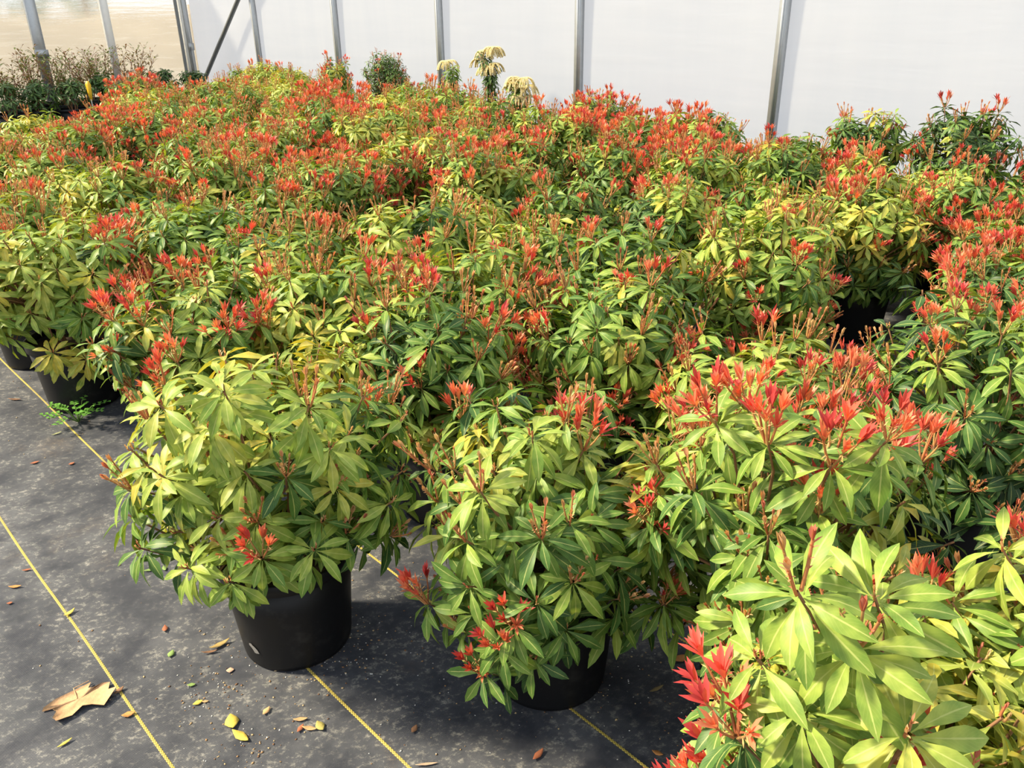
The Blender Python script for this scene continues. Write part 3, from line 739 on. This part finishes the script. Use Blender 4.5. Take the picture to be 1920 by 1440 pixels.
def flowering(u, n, vtop, r, label, seed, nfl, tone=1.0, z_lo=0.4):
    rg = np.random.default_rng(seed); loc = loc_on_n(u, n); zt = z_for(loc, vtop); root = empty('flowering_pieris', loc); add_pot(root)
    lv = []; tips = []
    for k in range(24):
        z = z_lo + (zt - 0.07 - z_lo) * k / 23; az = rg.uniform(0, 6.28); rr = r * rg.uniform(0.2, 0.9)
        p = np.array([rr * math.cos(az), rr * math.sin(az), z]); d = np.array([math.cos(az) * .4, math.sin(az) * .4, 1]); d /= np.linalg.norm(d)
        lv += whorl_leaves(p, d, tone + rg.normal(0, .4), rg, True, 0.95); tips.append((p, d))
    tag(obj('foliage', join_leaves(lv, 'foliage'), root), kind='stuff')
    mb = MB()
    for k in range(nfl):
        az = rg.uniform(0, 6.28); rr = r * rg.uniform(0.1, 0.9); panicle_cluster(mb, (rr * math.cos(az), rr * math.sin(az), zt - 0.02 - 0.20 * rg.uniform(0, 1) * (k > 1)), rg)
    fl = tag(obj('flower_panicles', mb.mesh('flower_panicles', M['shoot']), root), 'drooping cream flower chains', kind='stuff')
    tag(obj('stems', add_stems(None, tips, rg, joined=True), root), kind='stuff')
    tag(root, label, 'shrub', 'cream-flowered shrubs by the wall'); return root
flowering(914, 5.3, 84, 0.09, 'tall narrow dark shrub topped with cream flower chains against the white wall', 31, 9, 0.8)
flowering(845, 5.35, 110, 0.09, 'small cream-flowered shrub just right of the third wall post from the corner', 32, 3, 4.0)
flowering(968, 5.3, 140, 0.14, 'low shrub draped in pale cream flower chains right of the tall flowering one', 33, 11, 3.0)

# ------------------------------------------------------------------ other stock in the far left corner
POT_BIG = pot_meshes(0.165, 0.20, 0.36)
def corner_loc(u, s):
    d = ray(u, 150); t = s / (d.x * W_DIR[0] + d.y * W_DIR[1]); return Vector((d.x * t, d.y * t, 0))
def broadleaf(u, s, vtop, label, seed):
    rg = np.random.default_rng(seed); loc = corner_loc(u, s); root = empty('broadleaf_shrub', loc); add_pot(root, POT_BIG)
    zt = z_for(loc, vtop) - 0.05; lv = []; tips = []
    for k in range(26):
        f = rg.uniform(0, 1); az = rg.uniform(0, 6.28); rr = 0.24 * math.sqrt(rg.uniform(0, 1)) * (1.1 - 0.55 * f)
        p = np.array([rr * math.cos(az), rr * math.sin(az), 0.42 + (zt - 0.42) * f]); d = np.array([math.cos(az) * .5, math.sin(az) * .5, 1]); d /= np.linalg.norm(d)
        lv += whorl_leaves(p, d, rg.uniform(0, 1.6), rg, False, 1.25); tips.append((p, d))
    tag(obj('foliage', join_leaves(lv, 'foliage'), root), kind='stuff'); tag(obj('stems', add_stems(None, tips, rg, zs=0.31, joined=True), root), kind='stuff')
    tag(root, label, 'shrub', 'dark broad-leaved shrubs in big black pots'); return root
def wispy(u, s, vtop, label, seed, tan):
    rg = np.random.default_rng(seed); loc = corner_loc(u, s); root = empty('wispy_shrub', loc); add_pot(root, POT_BIG)
    zt = z_for(loc, vtop); sm = MB(); lm = MB()
    for k in range(15):
        az = rg.uniform(0, 6.28); sp = rg.uniform(0.05, 0.30); top = Vector((sp * math.cos(az), sp * math.sin(az), 0.4 + (zt - 0.4) * rg.uniform(0.55, 1.0)))
        pts = [Vector((0.03 * math.cos(az), 0.03 * math.sin(az), 0.31))]
        for t in (0.35, 0.7, 1.0): pts.append(pts[0].lerp(top, t) + Vector((rg.normal(0, .02), rg.normal(0, .02), 0)))
        tube_path(sm, pts, [0.006, 0.0045, 0.0035, 0.002], 4)
        for j in range(34):
            t = rg.uniform(0.2, 1.0) * 3; i = min(2, int(t)); p = pts[i].lerp(pts[i + 1], t - i)
            a2 = rg.uniform(0, 6.28); e = p + Vector((math.cos(a2), math.sin(a2), 0.9)) * rg.uniform(0.02, 0.07)
            if j % 2: tube_path(sm, [p, e], [0.0018, 0.0012], 3)
            c = np.array([(0.42, 0.24, 0.16), (0.34, 0.25, 0.12)][rg.integers(2)] if rg.uniform() < tan else [(0.20, 0.27, 0.07), (0.30, 0.34, 0.10)][rg.integers(2)])
            leaflet(lm, e, Vector((math.cos(a2), math.sin(a2), rg.uniform(0.2, 1.2))), rg.uniform(0.035, 0.06), rg.uniform(0.016, 0.027), c)
    tag(obj('stems', sm.mesh('stems', M['stem']), root), kind='stuff'); tag(obj('foliage', lm.mesh('foliage', M['shoot']), root), kind='stuff')
    tag(root, label, 'shrub', 'wispy twiggy shrubs against the clear wall'); return root
for i, (u, vt, lab) in enumerate(((8, 150, 'dark broad-leaved shrub cut by the left edge of the photo'), (62, 146, 'dark broad-leaved shrub left of the yellow tag, below the steel end-wall post'),
                                  (126, 142, 'dark broad-leaved shrub just left of the yellow tag'), (192, 132, 'dark broad-leaved shrub just right of the yellow tag'),
                                  (243, 140, 'dark broad-leaved shrub below the brown twigs, right of the white post'))):
    broadleaf(u, 11.55 + 0.12 * (i % 2), vt, lab, 40 + i)
broadleaf(304, 12.3, 126, 'dark broad-leaved shrub alone in front of the clear wall, near the corner', 46)
broadleaf(362, 11.9, 128, 'dark broad-leaved shrub at the foot of the diagonal brace', 47)
for i, (u, vt, tn, lab) in enumerate(((22, 118, .6, 'wispy olive-brown shrub at the far left edge'), (66, 86, .6, 'tall wispy shrub in front of the steel end-wall post'),
                                      (118, 96, .25, 'wispy green-leaved shrub between the two end-wall posts'), (163, 94, .85, 'wispy brown-twigged shrub behind the yellow tag'),
                                      (192, 92, .3, 'wispy green shrub just left of the white end-wall post'), (255, 84, .8, 'tall wispy brown shrub right of the white end-wall post'))):
    wispy(u, 12.15 + 0.42 * (i % 2), vt, lab, 60 + i, tn)
def plant_tag():
    loc = corner_loc(163, 11.3); z0 = z_for(loc, 186); z1 = z_for(loc, 152); root = empty('plant_tag', (loc.x, loc.y, 0))
    mb = MB(); V = []
    for z, w in ((z0 - 0.02, .012), (z0 + (z1 - z0) * .35, .026), (z0 + (z1 - z0) * .8, .034), (z1, .016)):
        for sx in (-1, 1):
            for t in (0, .003): V.append((sx * w, t, z))
    f = []
    for i in range(3):
        a = i * 4; f += [(a, a + 2, a + 6, a + 4), (a + 1, a + 5, a + 7, a + 3), (a, a + 4, a + 5, a + 1), (a + 2, a + 3, a + 7, a + 6)]
    f += [(0, 1, 3, 2), (12, 14, 15, 13)]
    mb.add(V, f); obj('tag_card', mb.mesh('tag_card', M['tag'], False), root)
    mb = MB(); tube_path(mb, [(0, 0, 0.0), (0, 0, z0)], [0.006, 0.005], 6); obj('stake', mb.mesh('stake', M['white_paint']), root)
    tag(root, 'bright yellow plant tag sticking up among the corner pots', 'plant tag')
plant_tag()
# bushes on the earth bank outside
for i, (u, s, vt, lab) in enumerate(((70, 22, -22, 'green bush blurred behind the clear film, left of the steel post'), (172, 22.6, -30, 'green bush blurred behind the clear film, between the end-wall posts'),
                                     (-32, 22.5, -18, 'green bush blurred behind the clear film at the left edge'))):
    rg = np.random.default_rng(80 + i); loc = corner_loc(u, s); loc.z = 1.33; root = empty('distant_bush', loc); lv = []
    for k in range(420):
        a = rg.normal(0, 1, 3); a /= np.linalg.norm(a); m = np.eye(4); q = Vector(a).to_track_quat('X', 'Z').to_matrix() @ Matrix.Rotation(rg.uniform(0, 6.28), 3, 'X')
        m[:3, :3] = np.array(q) * rg.uniform(1.2, 2.0); m[:3, 3] = a * np.array([0.52, 0.52, 0.6]) * rg.uniform(0.7, 1) + np.array([0, 0, 0.6]); lv.append((m, int(rg.integers(6)), int(rg.integers(0, 4))))
    tag(obj('foliage', join_leaves(lv, 'foliage'), root), kind='stuff')
    mb = MB(); tube_path(mb, [(0, 0, -0.1), (0.03, 0, 0.8)], [0.07, 0.04], 8); obj('trunk', mb.mesh('trunk', M['stem']), root)
    tag(root, lab, 'bush')

# ------------------------------------------------------------------ weed and litter on the mat
def gz(p):
    n_, s_ = to_ns(p.x, p.y); return float(floor_z(np.array(n_), np.array(s_)))
def weed():
    p = at(146, 788); root = empty('weed', (p.x, p.y, gz(p))); rg = np.random.default_rng(9); sm = MB(); lm = MB()
    for k in range(17):
        az = rg.uniform(0, 6.28); L = rg.uniform(0.05, 0.13); e = Vector((math.cos(az) * L, math.sin(az) * L, rg.uniform(0.03, 0.09)))
        mid = e * 0.5 + Vector((0, 0, 0.025)); tube_path(sm, [(0, 0, 0), mid, e], [0.0018, 0.0015, 0.001], 4, (0.2, 0.35, 0.08))
        for j in range(7):
            q = mid.lerp(e, j / 6); a2 = az + (1.2 if j % 2 else -1.2)
            leaflet(lm, q, (math.cos(a2), math.sin(a2), 0.25), rg.uniform(0.014, 0.022), rg.uniform(0.012, 0.017), np.array((0.16, 0.40, 0.06)) * rg.uniform(.8, 1.2))
    tag(obj('stems', sm.mesh('stems', M['shoot']), root), kind='stuff'); tag(obj('leaflets', lm.mesh('leaflets', M['shoot']), root), kind='stuff')
    tag(root, 'small bright green weed growing beside the left pot', 'weed')
weed()
LIT = {}
def litter_mat(col):
    if col not in LIT: LIT[col] = simple('dry_leaf', col, 0.8, 0.3, 120)
    return LIT[col]
def litter_leaf(u, v, L, ratio, col, rz, curl, label, group='fallen leaves on the mat'):
    p = at(u, v); mb = MB(); V = []; prof = [(0, .05), (.18, .5), (.45, 1.0), (.72, .75), (.9, .35), (1, .04)]
    for lay in (0.0, 0.0007):
        for t, w in prof:
            for sg in (-1, 0, 1):
                y = sg * L * ratio * .5 * w; z = 0.0025 + lay + curl * L * ((t - .5) ** 2 * 1.4 + (abs(sg) * w * .35) ** 2)
                V.append(((t - .5) * L, y, z))
    n_ = len(prof); g = quadgrid(n_, 3)
    f = [tuple(q[::-1]) for q in g + 3 * n_] + [tuple(q) for q in g]
    per = [i * 3 for i in range(n_)] + [n_ * 3 - 2] + [i * 3 + 2 for i in range(n_ - 1, -1, -1)] + [1]
    for a, b in zip(per, per[1:] + per[:1]): f.append((a, b, b + 3 * n_, a + 3 * n_))
    mb.add(V, f); o = obj('fallen_leaf', mb.mesh('fallen_leaf', litter_mat(col))); o.location = (p.x, p.y, gz(p)); o.rotation_euler = (0, 0, rz)
    tag(o, label, 'leaf', group)
TAN, BRN, YEL, GRN, ORG, RST = (0.52, 0.32, 0.15), (0.20, 0.10, 0.05), (0.66, 0.50, 0.08), (0.20, 0.30, 0.08), (0.55, 0.24, 0.07), (0.34, 0.11, 0.05)
for a in [(434, 1350, .045, .75, YEL, 2.0, .3, 'bright yellow fallen leaf, upper of the touching pair'), (450, 1376, .055, .4, YEL, -.6, .2, 'yellow-green fallen leaf, lower of the touching pair'),
          (370, 1313, .024, .6, YEL, .6, .2, 'tiny pale yellow leaf between maple leaf and foreground pot'), (384, 1311, .016, .5, TAN, .1, .2, 'tiny tan leaf beside the pale yellow one'),
          (130, 1148, .034, .4, YEL, 1.1, .6, 'olive fallen leaf lying on the leftmost yellow line'), (281, 1067, .036, .35, GRN, .3, .2, 'green fallen leaf on the mat left of the foreground shrub'),
          (308, 1064, .026, .5, GRN, -1.0, .2, 'small green leaf beside the other green fallen leaf'), (412, 1208, .055, .3, (.34, .24, .08), .7, .5, 'curled olive-brown leaf near the foreground pot'),
          (393, 1221, .04, .2, BRN, .2, .5, 'shrivelled brown leaf touching the curled olive one'), (431, 1254, .019, .95, (.55, .36, .25), .2, 0, 'small square pinkish chip left of the foreground pot base'),
          (320, 1223, .026, .7, GRN, 1.5, .3, 'small green triangular leaf on the mat'), (358, 1280, .020, .6, GRN, .1, .2, 'small dark green leaf above the pale yellow one'),
          (28, 1099, .036, .35, ORG, .1, .3, 'orange-tan leaf near the left photo edge'), (50, 1067, .026, .35, RST, .3, .3, 'small reddish leaf left of the leftmost yellow line'),
          (18, 1130, .015, .7, RST, .3, .3, 'tiny rust leaf at the far left edge'), (309, 1177, .026, .6, RST, 1.9, .5, 'dark rust leaf in the middle of the lit mat'),
          (240, 1336, .030, .6, ORG, .4, .4, 'rust-orange leaf right of the yellow line near the maple leaf'), (122, 1394, .034, .25, YEL, .9, .2, 'narrow pale leaf below the maple leaf'),
          (499, 1331, .026, .6, TAN, 1.2, .3, 'tan leaf below the foreground pot'), (563, 1347, .034, .35, TAN, .1, .3, 'tan narrow leaf, topmost of the small cluster'),
          (563, 1364, .025, .5, RST, 1.2, .3, 'red leaf at the left of the small cluster'), (580, 1364, .036, .35, TAN, -.2, .3, 'tan leaf in the middle of the small cluster'),
          (600, 1360, .032, .7, (.42, .36, .10), 2.2, .3, 'olive leaf at the right of the small cluster'), (222, 1292, .028, .5, BRN, 1.0, .5, 'brown leaf on the yellow line beside the maple leaf'),
          (777, 1369, .024, .6, BRN, 1.2, .3, 'small brown leaf between the two lower yellow lines'), (1009, 1412, .038, .4, RST, .9, .4, 'rust-brown leaf at the bottom middle'),
          (1233, 1410, .026, .5, ORG, -.5, .3, 'orange-brown leaf at the bottom right of the open mat'), (1231, 1290, .042, .25, (.30, .22, .10), .5, .3, 'thin olive leaf in the shade right of the middle pot'),
          (800, 1434, .050, .14, (.45, .32, .22), .1, .1, 'thin dry twig-like leaf at the bottom edge'), (1276, 1234, .04, .6, ORG, .5, .3, 'tan leaf by the right-hand pot'),
          (28, 748, .06, .25, BRN, -.1, .3, 'dark brown strip of leaf near the left edge beside the yellow line'), (65, 866, .03, .5, RST, .6, .3, 'reddish leaf on the dusty mat below the weed'),
          (134, 868, .022, .7, RST, .8, .3, 'small rust leaf below the weed'), (106, 812, .04, .2, (.34, .36, .16), .8, .2, 'thin olive leaf just below the weed')]:
    litter_leaf(*a)
def maple():
    p = at(152, 1313); O = [(-.50, -.14), (-.40, .02), (-.22, .10), (-.02, .36), (.02, .20), (.12, .22), (.17, .34), (.28, .36), (.33, .20), (.46, .22), (.44, .08), (.40, -.10), (.22, -.10), (.10, -.14),
             (.02, -.30), (-.06, -.36), (-.14, -.44), (-.24, -.36), (-.26, -.22), (-.36, -.16), (-.48, -.22)]
    S = 0.155; mb = MB(); n_ = len(O); V = []
    rg = np.random.default_rng(2); hz = rg.uniform(0, .013, n_)
    for lay in (0, .0009):
        for k in (0.0, .5, 1.0):
            for i, (x, y) in enumerate(O):
                V.append((x * S * k, y * S * 1.05 * k, 0.003 + lay + hz[i] * k * k + 0.008 * (1 - k)))
    f = []
    for L_ in (0, 1):
        for g in quadgrid(3, n_, True): f.append(tuple((g + L_ * 3 * n_)[::-1 if L_ == 0 else 1]))
    for i in range(n_): f.append((2 * n_ + i, 2 * n_ + (i + 1) % n_, 5 * n_ + (i + 1) % n_, 5 * n_ + i))
    mb.add(V, f); root = empty('maple_leaf', (p.x, p.y, gz(p))); obj('blade', mb.mesh('blade', litter_mat((0.56, 0.33, 0.17))), root)
    mb = MB(); tube_path(mb, [(-.05 * S, 0, .012), (-.2 * S, .2 * S, .012), (-.06 * S, .40 * S, .006)], [.0012, .0012, .0009], 5); obj('leaf_stalk', mb.mesh('leaf_stalk', litter_mat((0.56, 0.33, 0.17))), root)
    tag(root, 'large crumpled tan dead maple leaf lying on the mat', 'leaf')
maple()
def specks(name, cnt, smin, smax, cols, label, cat, seed, spots):
    rg = np.random.default_rng(seed); mb = MB()
    for i in range(cnt):
        if rg.uniform() < 0.65:
            a, b, sp = spots[rg.integers(len(spots))]; q = at(a, b); x, y = q.x + rg.normal(0, sp), q.y + rg.normal(0, sp)
        else: q = ns(rg.uniform(-0.5, 1.9), rg.uniform(0.0, 4.5)); x, y = q.x, q.y
        r_ = rg.uniform(smin, smax); z = gz(Vector((x, y, 0))) + r_ * .3; el = rg.uniform(.4, 1.6); az = rg.uniform(0, 6.28); ca, sa = math.cos(az) * r_, math.sin(az) * r_
        mb.add([(x - ca * el, y - sa * el, z), (x + sa, y - ca, z), (x + ca * el, y + sa * el, z), (x - sa, y + ca, z), (x, y, z + r_ * .7), (x, y, z - r_ * .5)],
               [(0, 1, 4), (1, 2, 4), (2, 3, 4), (3, 0, 4), (1, 0, 5), (2, 1, 5), (3, 2, 5), (0, 3, 5)], cols[rg.integers(len(cols))])
    m, nt, out = new_mat(name); a_ = N(nt, 'ShaderNodeAttribute', attribute_name='col'); f = noise(nt, 200, 2, vec=mapping(nt))
    principled(nt, out, mixcol(nt, a_.outputs[0], (0.1, 0.07, 0.04), math_n(nt, 'MULTIPLY', f, 0.3)), 0.9)
    tag(obj(name, mb.mesh(name, m, False)), label, cat, kind='stuff')
SPOTS = [(560, 1250, .10), (640, 1230, .06), (470, 1400, .05), (380, 1300, .05), (700, 1150, .12), (1000, 1340, .14), (820, 1250, .15), (40, 640, .22), (90, 700, .2), (1250, 1300, .14), (440, 1230, .08), (1150, 1200, .1)]
specks('wood_crumbs', 900, 0.0012, 0.0036, [(0.42, 0.24, 0.11), (0.50, 0.33, 0.17), (0.24, 0.12, 0.06), (0.60, 0.44, 0.24)], 'scattered tan bark crumbs on the mat around the pots', 'debris', 71, SPOTS)
specks('perlite_grains', 420, 0.0010, 0.0026, [(0.80, 0.80, 0.78), (0.70, 0.69, 0.65)], 'scattered white perlite grains on the mat', 'debris', 72, SPOTS)
print('objects', len(bpy.data.objects))
